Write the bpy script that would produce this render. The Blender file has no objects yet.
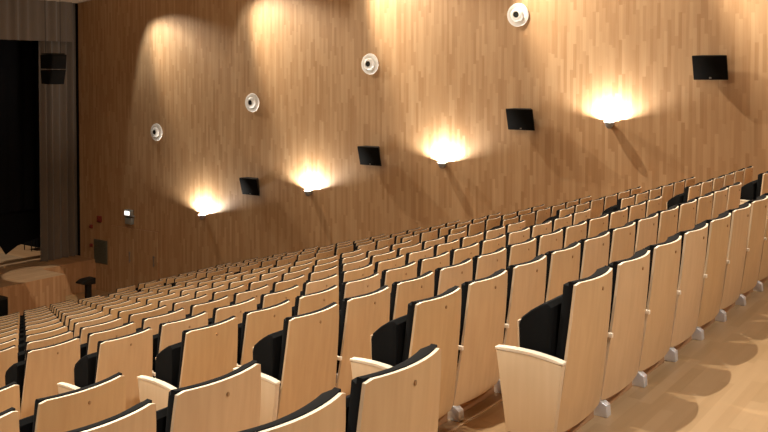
import bpy, bmesh, math, random
from mathutils import Vector, Matrix
random.seed(7)
S = bpy.context.scene
COL = S.collection
PI = math.pi
# ------------------------------------------------------------------ hall measurements
# X runs along the seat rows, towards the side wall; Y towards the stage; Z up.  z = 0 is the seat-top height of the last row
PITCH, RISE, SW = 0.8849, 0.2260, 0.55
NROW = 16
TOP = 0.80                    # seat back height above the tread it stands on
def rowY(r): return PITCH*r
def rowF(r): return -RISE*r - TOP
WX = 11.0                     # side wall plane
PY = 20.0                    # proscenium plane
STZ = -4.15                    # stage floor
FLZ = -5.0                   # floor in front of the stage
def ceilz(y): return 2.99 + 0.10*(PY-y)

# ------------------------------------------------------------------ camera
cam = bpy.data.cameras.new('camera'); cam.lens = 889.0/768*36; cam.shift_y = -115.43/768; cam.sensor_width = 36; cam.clip_end = 200
co = bpy.data.objects.new('camera', cam); COL.objects.link(co)
co.location = (-4.2871, -1.6763, 0.9644)
co.rotation_euler = (PI/2-0.0282, 0, -0.9450)
S.camera = co
# ------------------------------------------------------------------ exposure, world
S.view_settings.view_transform = 'Standard'; S.view_settings.look = 'None'
S.view_settings.gamma = 1; S.view_settings.use_curve_mapping = False
S.view_settings.exposure = 0.5
w = bpy.data.worlds.new('world'); S.world = w; w.use_nodes = True
w.node_tree.nodes['Background'].inputs[0].default_value = (1.0, 0.86, 0.70, 1)
w.node_tree.nodes['Background'].inputs[1].default_value = 0.10
# ------------------------------------------------------------------ room lights and added fill lights
def spot(name, loc, target, energy, size, blend, radius, col):
    l = bpy.data.lights.new(name, 'SPOT'); l.energy = energy; l.spot_size = math.radians(size); l.spot_blend = blend
    l.shadow_soft_size = radius; l.color = col
    o = bpy.data.objects.new(name, l); COL.objects.link(o); o.location = loc
    o.rotation_euler = (Vector(target)-Vector(loc)).to_track_quat('-Z', 'Y').to_euler()
    return o
WARM = (1.0, 0.88, 0.70)
WASH = (1.0, 1.0, 0.93)
SEATL = (1.0, 0.93, 0.79)
# wall washers in the ceiling beside the side wall
for y, e in ((17.2, 170), (13.7, 70), (10.2, 56), (6.75, 56), (3.3, 66), (-0.1, 76)):
    spot('wall_washer', (10.2, y, ceilz(y)-0.17), (10.319, y-0.417, ceilz(y)-0.17-0.901), e*.85, 73, 0.25, 0.12, WASH)
# sharper accent spots raking along the side wall, one ahead of each loudspeaker
for y, e in ((17.7, 230), (14.1, 420), (10.6, 520), (7.1, 620), (3.5, 700), (0.0, 720)):
    spot('accent_spot', (10.0, y, ceilz(y)-0.12), (10.22, y-0.74, ceilz(y)-0.12-0.68), e*1.9, 58, 0.75, 0.02, WARM)
# downlights over the seating
for y, es in ((1.6, 420), (5.2, 660), (10.0, 170), (14.0, 80)):
    for x in (-3.2, 0.6, 4.4, 7.3):
        spot('ceiling_downlight', (x, y, ceilz(y)-0.12), (x-0.4, y-2.6, -5), es*(.7 if x > 7 else 1), 76 if x > 7 else 98, 0.5, 0.02, SEATL)
# unseen spots aimed towards the stage, added as fill for the seat backs
for y, e, c in ((-4.6, 530, (1.0, 1.0, .97)), (2.6, 175, (1.0, .85, .64)), (8.8, 140, (1.0, .84, .62))):
    for x in (-4.2, -0.4, 3.4, 7.0):
        near = x < -4 and y < 0
        spot('seat_back_fill', (x, y, ceilz(y)-0.15), (x-0.5+(2.6 if near else 0), y+(4.2 if near else 5.6), ceilz(y)-5.6), e*(.55 if x > 6 else 1.15 if x < -4 and y < 0 else .5 if x < -4 else .8 if x > 3 else 1), 66 if x > 6 else 56 if near else 84, 0.8, 0.22, c)
# unseen soft area light under the ceiling, added as general fill
al = bpy.data.lights.new('hall_fill_light', 'AREA'); al.shape = 'RECTANGLE'; al.size = 4; al.size_y = 12; al.energy = 240; al.color = (1.0, 0.82, 0.60)
ao = bpy.data.objects.new('hall_fill_light', al); COL.objects.link(ao); ao.location = (2.5, 7.0, ceilz(7)-0.75); ao.rotation_euler = (-0.1, -0.35, 0)
# a little work light on the stage
spot('stage_work_light', (8.6, 22.6, 2.0), (10.0, 22.3, -4.1), 500, 46, 0.4, 0.1, (1.0, 0.95, 0.82))

spot('apron_light', (7.0, 15.6, 2.8), (8.95, 18.85, STZ), 900, 13, 0.12, 0.03, (1.0, 0.92, 0.78))
# ------------------------------------------------------------------ materials
def mat(name, col, rough=0.6, metal=0.0, spec=0.5):
    m = bpy.data.materials.new(name); m.use_nodes = True
    b = m.node_tree.nodes['Principled BSDF']
    b.inputs['Base Color'].default_value = (*col, 1); b.inputs['Roughness'].default_value = rough
    b.inputs['Metallic'].default_value = metal; b.inputs['Specular IOR Level'].default_value = spec
    return m
def N(m, t, **k):
    n = m.node_tree.nodes.new(t)
    for a, v in k.items(): setattr(n, a, v)
    return n
def wood(name, c1, c2, rough=0.45, axis='Z', fine=60, tint=0.0, spec=0.4):
    """veneer with a grain stretched along an axis; tint varies from thing to thing"""
    m = mat(name, c1, rough, 0, spec); nt = m.node_tree; L = nt.links; b = nt.nodes['Principled BSDF']
    tc = N(m, 'ShaderNodeTexCoord'); mp = N(m, 'ShaderNodeMapping')
    sc = {'Z': (fine, fine, fine/18), 'X': (fine/18, fine, fine), 'Y': (fine, fine/18, fine)}[axis]
    mp.inputs['Scale'].default_value = sc
    L.new(tc.outputs['Object'], mp.inputs[0])
    oi = N(m, 'ShaderNodeObjectInfo')
    add = N(m, 'ShaderNodeVectorMath', operation='ADD'); L.new(mp.outputs[0], add.inputs[0])
    mul = N(m, 'ShaderNodeMath', operation='MULTIPLY'); mul.inputs[1].default_value = 50; L.new(oi.outputs['Random'], mul.inputs[0])
    L.new(mul.outputs[0], add.inputs[1])
    no = N(m, 'ShaderNodeTexNoise'); no.inputs['Scale'].default_value = 1; no.inputs['Detail'].default_value = 4; L.new(add.outputs[0], no.inputs[0])
    cr = N(m, 'ShaderNodeValToRGB'); cr.color_ramp.elements[0].position = .3; cr.color_ramp.elements[1].position = .7
    cr.color_ramp.elements[0].color = (*c2, 1); cr.color_ramp.elements[1].color = (*c1, 1); L.new(no.outputs[0], cr.inputs[0])
    out = cr.outputs[0]
    if tint:
        mr = N(m, 'ShaderNodeMapRange'); mr.inputs[3].default_value = 1-tint; mr.inputs[4].default_value = 1+tint; L.new(oi.outputs['Random'], mr.inputs[0])
        hs = N(m, 'ShaderNodeHueSaturation'); L.new(mr.outputs[0], hs.inputs['Value']); L.new(out, hs.inputs['Color'])
        mr2 = N(m, 'ShaderNodeMapRange'); mr2.inputs[3].default_value = 1+tint; mr2.inputs[4].default_value = 1-tint; L.new(oi.outputs['Random'], mr2.inputs[0]); L.new(mr2.outputs[0], hs.inputs['Saturation'])
        out = hs.outputs[0]
    L.new(out, b.inputs['Base Color'])
    return m
def staves(name, along, across, length, width, ca, cb, cc, rough, spec=0.4):
    """parquet staves: bricks whose long side runs along one world axis"""
    m = mat(name, ca, rough, 0, spec); nt = m.node_tree; L = nt.links; b = nt.nodes['Principled BSDF']
    tc = N(m, 'ShaderNodeTexCoord'); sp = N(m, 'ShaderNodeSeparateXYZ'); L.new(tc.outputs['Object'], sp.inputs[0])
    cb_ = N(m, 'ShaderNodeCombineXYZ'); L.new(sp.outputs[along], cb_.inputs[0]); L.new(sp.outputs[across], cb_.inputs[1])
    # each stave column is shifted by a random amount, each stave gets a random shade
    dv = N(m, 'ShaderNodeMath', operation='DIVIDE'); dv.inputs[1].default_value = width; L.new(sp.outputs[across], dv.inputs[0])
    fl = N(m, 'ShaderNodeMath', operation='FLOOR'); L.new(dv.outputs[0], fl.inputs[0])
    wn = N(m, 'ShaderNodeTexWhiteNoise', noise_dimensions='1D'); L.new(fl.outputs[0], wn.inputs['W'])
    dl = N(m, 'ShaderNodeMath', operation='DIVIDE'); dl.inputs[1].default_value = length; L.new(sp.outputs[along], dl.inputs[0])
    ad = N(m, 'ShaderNodeMath', operation='MULTIPLY_ADD'); ad.inputs[1].default_value = 7.0; L.new(wn.outputs[0], ad.inputs[0]); L.new(dl.outputs[0], ad.inputs[2])
    f2 = N(m, 'ShaderNodeMath', operation='FLOOR'); L.new(ad.outputs[0], f2.inputs[0])
    cc_ = N(m, 'ShaderNodeCombineXYZ'); L.new(fl.outputs[0], cc_.inputs[0]); L.new(f2.outputs[0], cc_.inputs[1])
    br = N(m, 'ShaderNodeTexWhiteNoise', noise_dimensions='2D'); L.new(cc_.outputs[0], br.inputs['Vector'])
    mp = N(m, 'ShaderNodeMapping'); mp.inputs['Scale'].default_value = (1.3, 22, 1); L.new(cb_.outputs[0], mp.inputs[0])
    no = N(m, 'ShaderNodeTexNoise'); no.inputs['Scale'].default_value = 1; no.inputs['Detail'].default_value = 5; L.new(mp.outputs[0], no.inputs[0])
    mx = N(m, 'ShaderNodeMix'); mx.data_type = 'FLOAT'; mx.inputs[0].default_value = 0.5
    L.new(br.outputs[0], mx.inputs[2]); L.new(no.outputs[0], mx.inputs[3])
    cr = N(m, 'ShaderNodeValToRGB'); e = cr.color_ramp.elements; e[0].position = .12; e[0].color = (*cc, 1); e[1].position = .88; e[1].color = (*cb, 1)
    k = e.new(.5); k.color = (*ca, 1); L.new(mx.outputs[0], cr.inputs[0]); L.new(cr.outputs[0], b.inputs['Base Color'])
    return m
M = {}
M['wall'] = staves('wall staves', 2, 1, 0.62, 0.062, (.47, .29, .15), (.56, .37, .21), (.385, .215, .10), 0.5)
M['wallx'] = staves('facing staves', 2, 0, 0.62, 0.062, (.42, .225, .105), (.50, .29, .145), (.34, .17, .075), 0.5)
M['floor'] = staves('floor staves', 0, 1, 0.45, 0.07, (.37, .23, .112), (.42, .27, .138), (.31, .19, .085), 0.38, 0.5)
M['stage'] = staves('stage boards', 0, 1, 1.2, 0.1, (.36, .22, .12), (.42, .27, .15), (.30, .18, .09), 0.5)
M['riser'] = wood('riser wood', (.42, .22, .10), (.36, .18, .08), axis='X')
M['ply'] = wood('beech veneer', (.58, .365, .18), (.52, .315, .15), 0.42, 'Z', 30, 0.05)
M['panel'] = wood('pale beech veneer', (.64, .47, .30), (.60, .43, .265), 0.45, 'Z', 30, 0.04)
M['edge'] = mat('pale plywood edge', (.78, .66, .50), 0.4)
M['black'] = mat('black upholstery', (.006, .006, .006), 0.95, 0, 0.1)
b = M['black'].node_tree.nodes['Principled BSDF']; b.inputs['Sheen Weight'].default_value = 0.02; b.inputs['Sheen Roughness'].default_value = .5
M['metal'] = mat('brushed metal', (.72, .72, .72), 0.4, 0.6)
M['brass'] = mat('dark brass', (.34, .19, .08), 0.5, 0.3)
M['blackp'] = mat('black plastic', (.010, .009, .008), 0.6, 0, .3)
M['grillcloth'] = mat('black speaker cloth', (.006, .0055, .005), 0.95, 0, .1)
M['blackbox'] = mat('matt black paint', (.005, .005, .005), 0.9, 0, .1)
M['white'] = mat('white enamel', (.84, .83, .80), 0.35)
M['greyp'] = mat('grey plastic', (.30, .31, .30), 0.5)
M['ceil'] = mat('ceiling paint', (.60, .45, .30), 0.8)
M['back'] = mat('rear wall paint', (.62, .45, .29), 0.8)
M['void'] = mat('black stage masking', (.006, .006, .007), 0.95, 0, .1)
M['drape'] = mat('grey brown velour', (.145, .112, .085), 0.95, 0, .1)
M['drape'].node_tree.nodes['Principled BSDF'].inputs['Sheen Weight'].default_value = 0.3
M['cyc'] = mat('pale backcloth', (.55, .53, .42), 0.9)
M['vent'] = mat('grille paint', (.12, .12, .085), 0.6)
M['red'] = mat('red plastic', (.22, .03, .02), 0.4)
M['steel'] = mat('grey steel', (.25, .24, .23), 0.45, .6)
def emis(name, col, s):
    m = mat(name, col); bb = m.node_tree.nodes['Principled BSDF']; bb.inputs['Emission Color'].default_value = (*col, 1); bb.inputs['Emission Strength'].default_value = s; return m
M['lamp'] = emis('hot lamp glass', (1, .9, .72), 30)
M['emlamp'] = emis('emergency lamp', (1, .97, .92), 1.2)

# ------------------------------------------------------------------ mesh helpers
def obj(name, bm, mats, parent=None, loc=None, smooth=True):
    me = bpy.data.meshes.new(name); bmesh.ops.recalc_face_normals(bm, faces=bm.faces); bm.to_mesh(me); bm.free()
    for m in (mats if isinstance(mats, (list, tuple)) else [mats]): me.materials.append(m)
    if smooth:
        me.shade_smooth(); me.set_sharp_from_angle(angle=math.radians(38))
    o = bpy.data.objects.new(name, me); COL.objects.link(o)
    if parent: o.parent = parent
    if loc: o.location = loc
    return o
def box(bm, a, b_, bev=0.0, mi=0):
    r = bmesh.ops.create_cube(bm, size=1); vs = r['verts']
    for v in vs: v.co = Vector([(a[i]+b_[i])/2 + v.co[i]*(b_[i]-a[i]) for i in range(3)])
    fs = list({f for v in vs for f in v.link_faces})
    for f in fs: f.material_index = mi
    if bev:
        bmesh.ops.bevel(bm, geom=list({e for v in vs for e in v.link_edges}), offset=bev, segments=2, affect='EDGES', profile=.5)
def grid_solid(bm, fn, nu, nv, rim=1):
    """closed solid between two sheets: fn(u,v,side)->point ; rim faces get material index rim"""
    V = [[[bm.verts.new(fn(i/nu, j/nv, s)) for j in range(nv+1)] for i in range(nu+1)] for s in (0, 1)]
    for s in (0, 1):
        for i in range(nu):
            for j in range(nv):
                q = [V[s][i][j], V[s][i+1][j], V[s][i+1][j+1], V[s][i][j+1]]
                bm.faces.new(q if s == 0 else q[::-1])
    def side(a, b_, c, d):
        f = bm.faces.new((a, b_, c, d)); f.material_index = rim
    for i in range(nu):
        side(V[0][i][nv], V[0][i+1][nv], V[1][i+1][nv], V[1][i][nv]); side(V[0][i+1][0], V[0][i][0], V[1][i][0], V[1][i+1][0])
    for j in range(nv):
        side(V[0][nu][j], V[0][nu][j+1], V[1][nu][j+1], V[1][nu][j]); side(V[0][0][j+1], V[0][0][j], V[1][0][j], V[1][0][j+1])
def prism(bm, pts, axis, a, b_, bev=0, mi=0):
    """extrude a 2D outline along an axis"""
    def P(p, t): return {'X': (t, p[0], p[1]), 'Y': (p[0], t, p[1]), 'Z': (p[0], p[1], t)}[axis]
    A = [bm.verts.new(P(p, a)) for p in pts]; B = [bm.verts.new(P(p, b_)) for p in pts]; n = len(pts); fs = []
    fs.append(bm.faces.new(A)); fs.append(bm.faces.new(B[::-1]))
    for i in range(n): fs.append(bm.faces.new((A[i], B[i], B[(i+1) % n], A[(i+1) % n])))
    for f in fs: f.material_index = mi
    if bev: bmesh.ops.bevel(bm, geom=list({e for f in fs for e in f.edges}), offset=bev, segments=2, affect='EDGES', profile=.5)
def lathe(bm, prof, seg=32, mat4=None, mi=0):
    rings = []; vs = []
    for r, z in prof:
        ring = [bm.verts.new((r*math.cos(2*PI*i/seg), r*math.sin(2*PI*i/seg), z)) for i in range(seg)] if r > 1e-6 else [bm.verts.new((0, 0, z))]
        rings.append(ring); vs += ring
    for a, b_ in zip(rings, rings[1:]):
        for i in range(seg):
            j = (i+1) % seg
            if len(a) == 1 and len(b_) == 1: continue
            if len(a) == 1: f = bm.faces.new((a[0], b_[i], b_[j]))
            elif len(b_) == 1: f = bm.faces.new((a[i], b_[0], a[j]))
            else: f = bm.faces.new((a[i], b_[i], b_[j], a[j]))
            f.material_index = mi
    if mat4: bmesh.ops.transform(bm, matrix=mat4, verts=vs)
def tube(bm, p, q, r, seg=12):
    p, q = Vector(p), Vector(q); d = q-p
    m4 = Matrix.Translation(p) @ d.to_track_quat('Z', 'Y').to_matrix().to_4x4()
    lathe(bm, [(0, 0), (r, 0), (r, d.length), (0, d.length)], seg, m4)
def thing(name, label, cat, loc=(0, 0, 0), rotz=0, group=None):
    o = bpy.data.objects.new(name, None); COL.objects.link(o); o.location = loc; o.rotation_euler = (0, 0, rotz)
    o.empty_display_size = .1; o['label'] = label; o['category'] = cat
    if group: o['group'] = group
    return o
def tag(o, label, cat, group=None, kind=None):
    o['label'] = label; o['category'] = cat
    if group: o['group'] = group
    if kind: o['kind'] = kind
    return o
def struct(name, bm, m, label=None, smooth=False):
    o = obj(name, bm, m, smooth=smooth); o['kind'] = 'structure'
    if label: o['label'] = label
    o['category'] = name.split('_')[0]
    return o
def tree(o):
    out = [o]
    for c in o.children: out += tree(c)
    return out
def copy_tree(o, parent=None):
    c = o.copy(); COL.objects.link(c); c.parent = parent
    for ch in list(o.children): copy_tree(ch, c)
    return c

# ------------------------------------------------------------------ floor: rear aisle, stepped treads, pit
bm = bmesh.new()
XL, XR, YB = -9.0, WX, -7.0
pts = [(YB, rowF(0)), (rowY(0)+.17, rowF(0))]
for r in range(1, NROW):
    pts += [(rowY(r-1)+.17, rowF(r)), (rowY(r)+.17, rowF(r))]
r = NROW
pts += [(rowY(r-1)+.17, rowF(r)), (rowY(r)+.17, rowF(r)), (rowY(r)+.17, rowF(r+1)), (rowY(r)+.6, rowF(r+1)), (rowY(r)+.6, FLZ), (24.9, FLZ), (24.9, FLZ-.4), (YB, FLZ-.4)]
prism(bm, pts, 'X', XL, XR)
struct('floor', bm, M['floor'], 'orange brown parquet floor stepping down to the stage')

# side wall (solid slab), with a door reveal built on as double leaves
bm = bmesh.new(); box(bm, (WX, YB, FLZ-.4), (WX+.3, PY, 6.5)); struct('wall_right', bm, M['wall'], 'tall side wall of narrow vertical honey coloured wood staves')
bm = bmesh.new(); box(bm, (XL-.3, YB, FLZ-.4), (XL, 24.9, 6.5)); struct('wall_left', bm, M['wall'], 'wood lined side wall')
bm = bmesh.new(); box(bm, (XL-.3, YB-.3, FLZ-.4), (WX+.3, YB, 6.5)); struct('wall_rear', bm, M['back'], 'plain rear wall')
bm = bmesh.new()
prism(bm, [(YB-.3, ceilz(YB-.3)), (PY, ceilz(PY)), (PY, ceilz(PY)+.3), (YB-.3, ceilz(YB-.3)+.3)], 'X', XL-.3, WX+.3)
struct('ceiling', bm, M['ceil'], 'beige ceiling meeting the top of the stage opening')
# stage box: black surround and header
bm = bmesh.new(); box(bm, (XL-.3, PY, ceilz(PY)+.02), (WX+.3, 25.2, ceilz(PY)+.3)); struct('ceiling_stage', bm, M['void'], 'black ceiling above the stage')
bm = bmesh.new(); box(bm, (WX+.02, PY, FLZ-.4), (WX+.3, 25.2, ceilz(PY)+.02)); struct('wall_stage_right', bm, M['void'], 'black masked side wall of the stage')
bm = bmesh.new(); box(bm, (XL-.3, 25.0, FLZ-.4), (WX+.02, 25.3, ceilz(PY)+.02)); struct('wall_stage_back', bm, M['void'], 'black wall at the back of the stage')

# doors, seen low on the side wall near the stage
def door(name, y0, y1, z1, label):
    bm = bmesh.new(); box(bm, (WX-.035, y0, FLZ), (WX+.02, y1, z1), .004)
    d = struct(name, bm, M['wall'], label)
    bm = bmesh.new()
    box(bm, (WX-.012, y0-.02, FLZ), (WX+.01, y0-.004, z1+.02)); box(bm, (WX-.012, y1+.004, FLZ), (WX+.01, y1+.02, z1+.02)); box(bm, (WX-.012, y0-.02, z1+.004), (WX+.01, y1+.02, z1+.02))
    obj('door_frame', bm, M['riser'], d, smooth=False)
    bm = bmesh.new(); tube(bm, (WX-.08, y0+.12, FLZ+.95), (WX-.08, y0+.12, FLZ+1.25), .012); tube(bm, (WX-.08, y0+.12, FLZ+1.0), (WX-.03, y0+.12, FLZ+1.0), .01); tube(bm, (WX-.08, y0+.12, FLZ+1.2), (WX-.03, y0+.12, FLZ+1.2), .01)
    obj('door_handle', bm, M['steel'], d)
    return d
door('door_1', 17.62, 18.56, -3.13, 'plain wooden door leaf in the side wall nearer the stage')
door('door_2', 16.64, 17.58, -3.13, 'second wooden door leaf beside it, farther from the stage')

# ------------------------------------------------------------------ stage
bm = bmesh.new()
prism(bm, [(XL, 18.3), (9.35, 18.3), (9.35, 19.3), (9.9, 19.3), (9.9, 24.9), (XL, 24.9)], 'Z', FLZ, STZ, 0, 0)
for f in bm.faces:
    f.normal_update()
    if abs(f.normal.z) < .5: f.material_index = 1
box(bm, (9.9, 19.3, FLZ), (WX, 24.9, STZ), 0, 1)
st = struct('floor_stage', bm, [M['stage'], M['wallx']], 'raised stage platform faced with orange brown wood boards')
def cyl_drape(name, x0, x1, y, z0, z1, amp, wl, mat_, label, cat, group=None, flare=0, th=.02, axis='X', ripple=0.0):
    bm = bmesh.new(); n = max(24, int(abs(x1-x0)/wl*14)); rnd = random.Random(int(x0*100)+int(z0*10))
    ph = [rnd.uniform(-.5, .5) for _ in range(40)]
    def fn(u, v, s):
        x = x0+(x1-x0)*u; k = (x-x0)/wl
        a = amp*(.65+.35*math.sin(k*1.7+ph[0]))*math.sin(2*PI*k+ph[1]+.6*math.sin(k*.9))
        a *= (1+flare*(1-v)); z = z0+(z1-z0)*v
        dd = a+(th if s else 0)
        return (x, y+dd, z) if axis == 'X' else (y+dd, x, z)
    grid_solid(bm, fn, n, 6, 0)
    o = obj(name, bm, mat_); tag(o, label, cat, group); return o
# valance, side curtain, and the black masking behind them
cyl_drape('stage_valance', 5.5, 10.74, PY-.09, 1.90, ceilz(PY)+.01, .045, .30, M['drape'], 'short grey brown pleated valance hanging across the top of the stage opening', 'curtain')
cyl_drape('stage_curtain', 9.84, 11.005, PY+.12, STZ+.01, ceilz(PY)+.01, .075, .21, M['drape'], 'tall grey brown pleated stage curtain drawn beside the wooden wall', 'curtain', flare=.25)
cyl_drape('black_leg_drape', 8.2, 10.6, PY+.95, STZ+1.35, ceilz(PY)+.01, .05, .4, M['void'], 'black drape filling the dark stage opening behind the curtain', 'curtain')
bm = bmesh.new(); prism(bm, [(8.8, STZ+1.4), (9.05, STZ+.75), (9.4, STZ+.17), (9.75, STZ+.36), (10.4, STZ+.50), (10.75, STZ+.85), (10.75, STZ+1.4)], 'Y', PY+1.10, PY+1.14)
tag(obj('black_swag_drape', bm, M['void']), 'black drape with slanted lower corner hanging over the pale stage floor', 'curtain')
bm = bmesh.new(); box(bm, (6.5, 23.0, STZ), (WX-.02, 23.04, STZ+.75)); tag(obj('backcloth', bm, M['cyc'], smooth=False), 'pale beige backcloth glimpsed low behind the black drapes', 'backcloth')

# ------------------------------------------------------------------ auditorium seats
HB, BULGE = .224, .042
def board_pt(u, v, off=0.0):
    """point on the rear face of the curved back, v = 0 bottom .. 1 top, off = distance towards the sitter"""
    s = 2*u-1
    hw = HB+.047*max(0, 1-v)**.85
    lean = .075*(1-v)**1.3
    y = -BULGE*(.6+.4*v)*(1-s*s) + lean
    return Vector((s*hw+.014*v, y+off, .085+.715*v - .0))
def make_back(bm):
    def fn(u, v, s):
        p = board_pt(u, v, .014 if s else 0)
        c = min(u, 1-u)                                    # corners of the board slightly rounded
        if c < .03: p.z -= .010*(1-c/.03)*(1 if v > .9 else (-1 if v < .1 else 0))
        return p
    grid_solid(bm, fn, 16, 8, 1)
def make_back_cushion(bm):
    v0, v1 = .42, 1.0
    def fn(u, v, s):
        k = .012+.026*(1-v); uu = k+(1-2*k)*u
        r = .022
        e = min(1, min(u, 1-u)/.045); e = math.sqrt(max(0, 1-(1-e)**2))
        t = min(1, (1-v)/.05); t = math.sqrt(max(0, 1-(1-t)**2))
        b_ = min(1, v/.10); b_ = math.sqrt(max(0, 1-(1-b_)**2))
        p = board_pt(uu, v0+(v1-v0)*v, 0)
        p.y += .016+((.026+.042*min(e, t, .2+.8*b_)) if s else 0)
        if v > .98: p.z += .003
        return p
    us = 22
    grid_solid(bm, fn, us, 22, 0)
def make_pan(bm):
    out = [(.118, .33), (.112, .60), (.112, .675), (.135, .694), (.165, .684), (.225, .645), (.270, .606), (.283, .570), (.280, .47), (.250, .34), (.20, .29), (.14, .29)]
    xs = [(-.240, .95), (-.235, .985), (-.222, 1.0), (0, 1.004), (.222, 1.0), (.235, .985), (.240, .95)]
    cy, cz = .19, .48; rings = []
    for x, k in xs:
        rings.append([bm.verts.new((x, cy+(y-cy)*k, cz+(z-cz)*k)) for y, z in out])
    n = len(out)
    for a, b_ in zip(rings, rings[1:]):
        for i in range(n): bm.faces.new((a[i], b_[i], b_[(i+1) % n], a[(i+1) % n]))
    bm.faces.new(rings[0]); bm.faces.new(rings[-1][::-1])
def make_pan_shell(bm):
    prism(bm, [(.286, .585), (.297, .585), (.293, .47), (.263, .33), (.205, .272), (.200, .284), (.254, .34), (.284, .47)], 'X', -.225, .225, .003)
def arc(y0, y1, z0): return [(y0+(y1-y0)*i/8, z0-.022*(1-i/8)+.018*math.sin(PI*(.15+.8*i/8))) for i in range(9)]
def make_panel(bm, x, y0):
    prism(bm, [(y0+.045, .075)] + arc(y0, .36, .45) + [(.305, .075)], 'X', x-.019, x+.019, .003)
def make_cap(bm, x, y0):
    top = arc(y0-.004, .366, .452)
    prism(bm, top+[(y, z+.014) for y, z in top[::-1]], 'X', x-.0205, x+.0205, .003)
    if y0 > .03: box(bm, (x-.0095, .012, .428), (x+.0095, y0, .450), .002)
def make_foot(bm, x):
    prism(bm, [(.045, 0), (.15, 0), (.15, .02), (.13, .082), (.085, .082), (.05, .06)], 'X', x-.028, x+.028, .004)
def make_rail(bm):
    box(bm, (-.188, .105, 0), (.264, .125, .13), .003)
def make_plate(bm):
    p = board_pt(.50, .915); m4 = Matrix.Translation((p.x, p.y-.0035, p.z)) @ Matrix.Rotation(PI/2+.04, 4, 'X') @ Matrix.Rotation(0, 4, 'Z') @ Matrix.Diagonal((.75, 1.0, 1, 1))
    lathe(bm, [(0, -.004), (.009, -.004), (.009, .001), (.007, .002), (0, .002)], 14, m4)
def make_seat(left_end):
    t = thing('auditorium_seat', '', 'seat')
    bm = bmesh.new(); make_back(bm); 
    for f in bm.faces:
        f.normal_update()
        if f.material_index == 1 and abs(f.normal.z) < .5: f.material_index = 2
    obj('backrest', bm, [M['ply'], M['edge'], M['panel']], t)
    bm = bmesh.new(); make_back_cushion(bm); o = obj('back_cushion', bm, M['black'], t); o['label'] = 'black upholstered back pad'
    bm = bmesh.new(); make_pan(bm); sc = obj('seat_cushion', bm, M['black'], t); sc['label'] = 'black tipped-up seat cushion'
    bm = bmesh.new(); make_pan_shell(bm); obj('seat_shell', bm, M['panel'], sc)
    for x, y0 in ([(-.300, .020), (.275, .062)] if left_end else [(.275, .062)]):
        bm = bmesh.new(); make_panel(bm, x, y0); sp_ = obj('side_panel', bm, M['panel'], t)
        bm = bmesh.new(); make_cap(bm, x, y0); c = obj('armrest', bm, M['edge'], sp_); c['label'] = 'pale armrest top'
        bm = bmesh.new(); make_foot(bm, x+(.045 if x > 0 else .02)); f = obj('foot', bm, M['metal'], t); f['label'] = 'grey metal foot'
    bm = bmesh.new(); make_rail(bm); rl = obj('kick_board', bm, M['riser'], t, smooth=False); rl['label'] = 'darker wooden board at the floor'
    bm = bmesh.new(); make_plate(bm); pl = obj('number_plate', bm, M['brass'], t); pl['label'] = 'small dark oval plate'
    return t
F_, PIT, YAW, SH = 889.0, .0282, .9450, -115.43
def inframe(p, mx=14):
    d = Vector(p)-Vector(co.location)
    fw = d.x*math.sin(YAW)+d.y*math.cos(YAW); rt = d.x*math.cos(YAW)-d.y*math.sin(YAW)
    dep = fw*math.cos(PIT)-d.z*math.sin(PIT); up = fw*math.sin(PIT)+d.z*math.cos(PIT)
    if dep < .1: return False
    u, v = 384+F_*rt/dep, 216+SH-F_*up/dep
    return -mx < u < 768+mx and -mx < v < 432+mx
ORD = ['zeroth', 'first', 'second', 'third', 'fourth', 'fifth', 'sixth', 'seventh', 'eighth', 'ninth', 'tenth', 'eleventh', 'twelfth', 'thirteenth', 'fourteenth', 'fifteenth', 'sixteenth']
def rowname(r): return 'rear row' if r == 0 else ('front row by the stage' if r == NROW-1 else ORD[r+1]+' row from back')
protos = {}
def place_seat(x, r, left_end, label, group):
    if left_end not in protos: protos[left_end] = o = make_seat(left_end)
    else: o = copy_tree(protos[left_end])
    o.location = (x, rowY(r), rowF(r)); o['label'] = label; o['group'] = group
    return o
nseat = 0
for r in range(NROW):
    blocks = [('near', [-1.611-.235-.01-s*SW for s in range(4)]), ('middle', [-.235+s*SW for s in range(12)]), ('wall', [7.335+s*SW for s in range(6)])]
    for bn, xs in blocks:
        for s, x in enumerate(xs):
            pts = [(x+dx, rowY(r)+dy, rowF(r)+z) for dx in (-.28, .28) for dy in (0, .25) for z in (.35, .6, .8)]
            if not any(inframe(p, 40) for p in pts): continue
            if bn == 'near':
                lab = 'black-padded pale wood seat, %s, %s seat left of the near aisle' % (rowname(r), ORD[s+1]); g = 'seats left of the near aisle'
            elif bn == 'middle':
                lab = 'black-padded beech seat, %s, middle block, %s right of near aisle' % (rowname(r), ORD[s+1]); g = 'seats of the middle block'
            else:
                lab = 'black-padded beech seat, %s, wall block, %s' % (rowname(r), ['touching the far aisle', 'second from far aisle', 'third from far aisle', 'third from wall', 'second from wall', 'last before the side wall'][s]); g = 'seats of the block beside the side wall'
            place_seat(x, r, (bn != 'near' and s == 0), lab, g); nseat += 1
print('seats', nseat)
# pale nosing strips on the treads behind each row
for r in range(1, 5):
    bm = bmesh.new()
    box(bm, (-.80, rowY(r)+.008, rowF(r)), (6.20, rowY(r)+.020, rowF(r)+.008))
    o = struct('trim_%d' % r, bm, M['panel'], 'thin wooden strip on the floor under a seat row')

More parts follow.
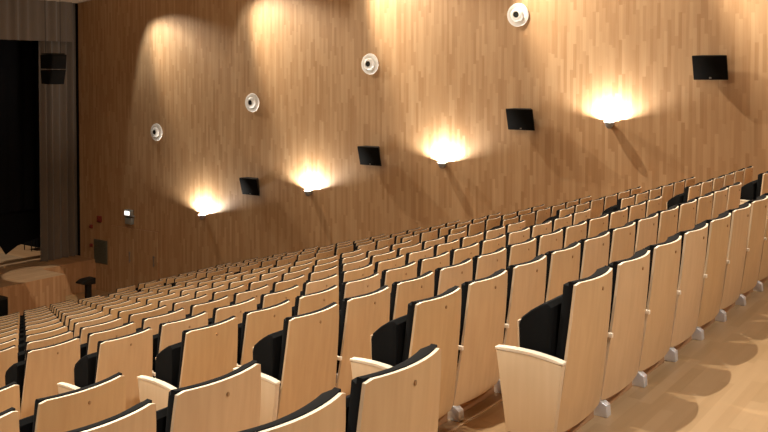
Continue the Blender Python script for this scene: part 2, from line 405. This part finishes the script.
# ------------------------------------------------------------------ side wall fittings
def sconce(y, z, label):
    t = thing('wall_uplight', label, 'wall light', (WX, y, z), 0, 'uplights glowing on the side wall')
    bm = bmesh.new()
    m4 = Matrix.Translation((-.105, 0, 0))
    lathe(bm, [(0, -.105), (.03, -.10), (.055, -.075), (.080, -.02), (.088, .02), (.082, .02), (.072, -.02), (.05, -.06), (0, -.07)], 28, m4)
    obj('bowl', bm, M['greyp'], t)
    bm = bmesh.new(); box(bm, (-.04, -.03, -.07), (0, .03, -.01), .004); obj('bracket', bm, M['greyp'], t)
    bm = bmesh.new(); lathe(bm, [(0, -.062), (.018, -.060), (.02, -.05), (.014, -.040), (0, -.037)], 16, m4); o = obj('bulb', bm, M['lamp'], t)
    o.visible_shadow = True
    l = bpy.data.lights.new('uplight_lamp', 'POINT'); l.energy = 215; l.color = (1, .94, .84); l.shadow_soft_size = .016
    lo = bpy.data.objects.new('uplight_lamp', l); COL.objects.link(lo); lo.parent = t; lo.location = (-.105, 0, -.008)
    return t
SC = [(14.88, -2.51), (11.41, -1.65), (7.85, -.81), (4.34, .12)]
for (y, z), lab in zip(SC, ['lit uplight on the side wall nearest the stage', 'lit uplight on the side wall, second from the stage', 'lit uplight on the side wall, third from the stage', 'lit uplight on the side wall farthest from the stage, brightest and largest']):
    sconce(y, z, lab)
def speaker(y, z, label):
    t = thing('wall_speaker', label, 'speaker', (WX, y, z), 0, 'black loudspeakers tilted down from the side wall')
    # side profile in local x (away from wall is -x), z ; front tilted downwards
    bm = bmesh.new()
    prism(bm, [(-.27, .215), (-.09, .225), (-.05, -.15), (-.16, -.19)], 'Y', -.285, .285)
    for v in bm.verts:
        if v.co.x > -.10: v.co.y *= .62
    bmesh.ops.bevel(bm, geom=bm.edges[:], offset=.006, segments=2, affect='EDGES')
    obj('cabinet', bm, M['blackp'], t)
    a, b_ = Vector((-.270, .205)), Vector((-.167, -.182)); n = Vector((-(b_-a).y, (b_-a).x)).normalized()
    if n.x > 0: n = -n
    bm = bmesh.new(); prism(bm, [tuple(a+n*.002), tuple(b_+n*.002), tuple(b_+n*.014), tuple(a+n*.014)], 'Y', -.272, .272, .003)
    obj('speaker_grille', bm, M['grillcloth'], t)
    bm = bmesh.new(); box(bm, (-.10, -.06, -.05), (0, .06, .09), .004); tube(bm, (-.10, 0, .02), (-.03, 0, .02), .03); obj('bracket', bm, M['blackp'], t)
    bm = bmesh.new(); m = a*.08+b_*.92+n*.016; box(bm, (m.x-.003, -.018, m.y-.012), (m.x+.002, .018, m.y+.012)); obj('badge', bm, M['steel'], t)
    return t
for (y, z), lab in zip([(13.13, -1.67), (9.60, -.76), (6.05, .12), (2.57, 1.08)], ['black wall loudspeaker nearest the stage, smallest of the four', 'black wall loudspeaker, second from the stage, between two glowing uplights', 'black wall loudspeaker, third from the stage, with a long slanting shadow', 'black wall loudspeaker farthest from the stage, highest of the four']):
    speaker(y, z, lab)
def porthole(y, z, label):
    t = thing('round_wall_lamp', label, 'wall fixture', (WX, y, z), 0, 'round white fixtures high on the side wall')
    R = Matrix.Rotation(-PI/2, 4, 'Y')       # local z -> -x (out of the wall)
    bm = bmesh.new(); lathe(bm, [(0, 0), (.215, 0), (.226, .015), (.220, .032), (.20, .040), (.145, .044), (.135, .040), (0, .038)], 40, R); obj('trim_ring', bm, M['white'], t)
    bm = bmesh.new(); lathe(bm, [(0, .03), (.128, .042), (.130, .060), (.115, .082), (.09, .096), (.066, .098), (.060, .088), (0, .075)], 36, R); obj('nozzle', bm, M['white'], t)
    bm = bmesh.new(); lathe(bm, [(0, .07), (.058, .075), (.056, .094), (0, .092)], 28, R); o = obj('aperture', bm, M['blackp'], t); o['label'] = 'dark round opening'
    return t
for (y, z), lab in zip([(16.67, -.51), (13.22, .32), (9.73, 1.21), (6.21, 2.12)], ['round white fixture with dark centre, nearest the stage', 'round white fixture with dark centre, second from the stage', 'round white fixture with dark centre, third from the stage', 'round white fixture with dark centre, highest and farthest from the stage']):
    porthole(y, z, lab)
# emergency lamp, alarms, vent near the doors
t = thing('emergency_light', 'small emergency light with white lamp above a grey unit, above the doors', 'emergency light', (WX, 17.76, -2.80))
bm = bmesh.new(); box(bm, (-.06, -.17, -.02), (0, .17, .02), .004); box(bm, (-.12, -.14, .0), (-.02, .14, .17), .012); obj('lamp_housing', bm, M['greyp'], t)
bm = bmesh.new(); box(bm, (-.132, -.10, .03), (-.12, .10, .14), .004); obj('lamp_lens', bm, M['emlamp'], t)
bm = bmesh.new(); box(bm, (-.09, -.14, -.22), (0, .14, -.05), .01); obj('battery_box', bm, M['greyp'], t)
def alarm(y, z, s, label):
    t = thing('fire_alarm', label, 'alarm', (WX, y, z)); bm = bmesh.new(); box(bm, (-.05, -s, -s), (0, s, s), .006); obj('case', bm, M['red'], t)
    bm = bmesh.new(); lathe(bm, [(0, .05), (s*.55, .05), (s*.45, .075), (0, .08)], 16, Matrix.Rotation(-PI/2, 4, 'Y')); obj('button', bm, M['red'], t)
alarm(19.09, -3.01, .085, 'red wall alarm above the grille, beside the door')
alarm(19.46, -3.25, .05, 'tiny dark red call point left of the red alarm')
alarm(19.46, -3.78, .045, 'tiny red call point beside the wall grille near the curtain')
t = thing('wall_grille', 'dark olive ventilation grille on the side wall beside the stage', 'vent', (WX, 19.06, -3.92))
bm = bmesh.new(); box(bm, (-.02, -.29, -.33), (0, .29, .33), .004); obj('vent_frame', bm, M['vent'], t)
bm = bmesh.new()
for i in range(15): box(bm, (-.032, -.26, -.295+i*.041), (-.018, .26, -.295+i*.041+.022))
obj('slats', bm, M['vent'], t, smooth=False)

# ------------------------------------------------------------------ stage things
t = thing('line_array_speaker', 'black two-box loudspeaker hanging in front of the stage curtain', 'speaker', (8.19, 17.0, 1.46))
for k in range(2):
    z1 = 0-.36*k; tilt = .05+.13*k
    bm = bmesh.new(); prism(bm, [(.30, z1-.02), (-.22-.02*k, z1), (-.20+.10*k+.05, z1-.35), (.24, z1-.33)], 'Y', 0, .001)
    bm.free(); bm = bmesh.new()
    # profile in y,z : front (towards the audience) leans back under the hang
    prism(bm, [(-.25+.03*k, z1), (.22, z1-.01), (.20-.02*k, z1-.33), (-.22+.09*k, z1-.345)], 'X', -.20, .20, .012); c = obj('cabinet', bm, M['blackbox'], t)
    bm = bmesh.new(); a = (-.25+.03*k, z1-.02); b_ = (-.22+.09*k, z1-.325)
    prism(bm, [(a[0]-.012, a[1]), (a[0]-.001, a[1]), (b_[0]-.001, b_[1]), (b_[0]-.012, b_[1])], 'X', -.18, .18, .002); obj('speaker_grille', bm, M['grillcloth'], c)
bm = bmesh.new(); box(bm, (-.18, -.20, .0), (.18, .20, .03), .004)
obj('rigging_frame', bm, M['blackp'], t)
bm = bmesh.new(); tube(bm, (-.2, 0, .02), (-.2, 0, ceilz(17)-1.46), .006, 8); tube(bm, (.2, 0, .02), (.2, 0, ceilz(17)-1.46), .006, 8); obj('hanging_cable', bm, M['blackp'], t)
# black floor monitor in front of the stage, left edge of the picture
t = thing('floor_speaker', 'black box loudspeaker against the stage front at the left edge', 'speaker', (7.26, 18.05, FLZ))
bm = bmesh.new(); box(bm, (-.28, -.18, 0), (.24, .18, .70), .012); obj('cabinet', bm, M['blackp'], t)
bm = bmesh.new(); box(bm, (-.25, -.195, .04), (.21, -.181, .66), .004); obj('speaker_grille', bm, M['grillcloth'], t)
# black stand with a flat head in front of the plinth
t = thing('black_lectern_stand', 'black stand with flat sloping head in front of the plinth below the curtain', 'stand', (9.78, 18.0, FLZ))
bm = bmesh.new(); lathe(bm, [(0, 0), (.16, 0), (.16, .02), (.03, .035), (.03, .55), (0, .55)], 24); obj('base', bm, M['blackp'], t)
bm = bmesh.new(); box(bm, (-.04, -.05, .10), (.11, .05, .56), .01); obj('column', bm, M['blackp'], t)
bm = bmesh.new(); prism(bm, [(-.25, .64), (-.10, .70), (.17, .71), (.17, .55), (-.08, .56), (-.24, .60)], 'Y', -.14, .14, .01); obj('head', bm, M['blackp'], t)
# a black chair on the stage beside the curtain
t = thing('stage_chair', 'small black chair standing on the stage just left of the curtain', 'chair', (10.75, 21.9, STZ))
for dx in (-.18, .18):
    for dy in (-.18, .18):
        bm = bmesh.new(); tube(bm, (dx, dy, 0), (dx, dy, .44), .014, 8); obj('leg', bm, M['blackp'], t)
bm = bmesh.new(); box(bm, (-.21, -.21, .44), (.21, .21, .48), .01); obj('seat', bm, M['blackp'], t)
bm = bmesh.new(); box(bm, (-.2, .19, .48), (.2, .22, .85), .01); obj('backrest', bm, M['blackp'], t)
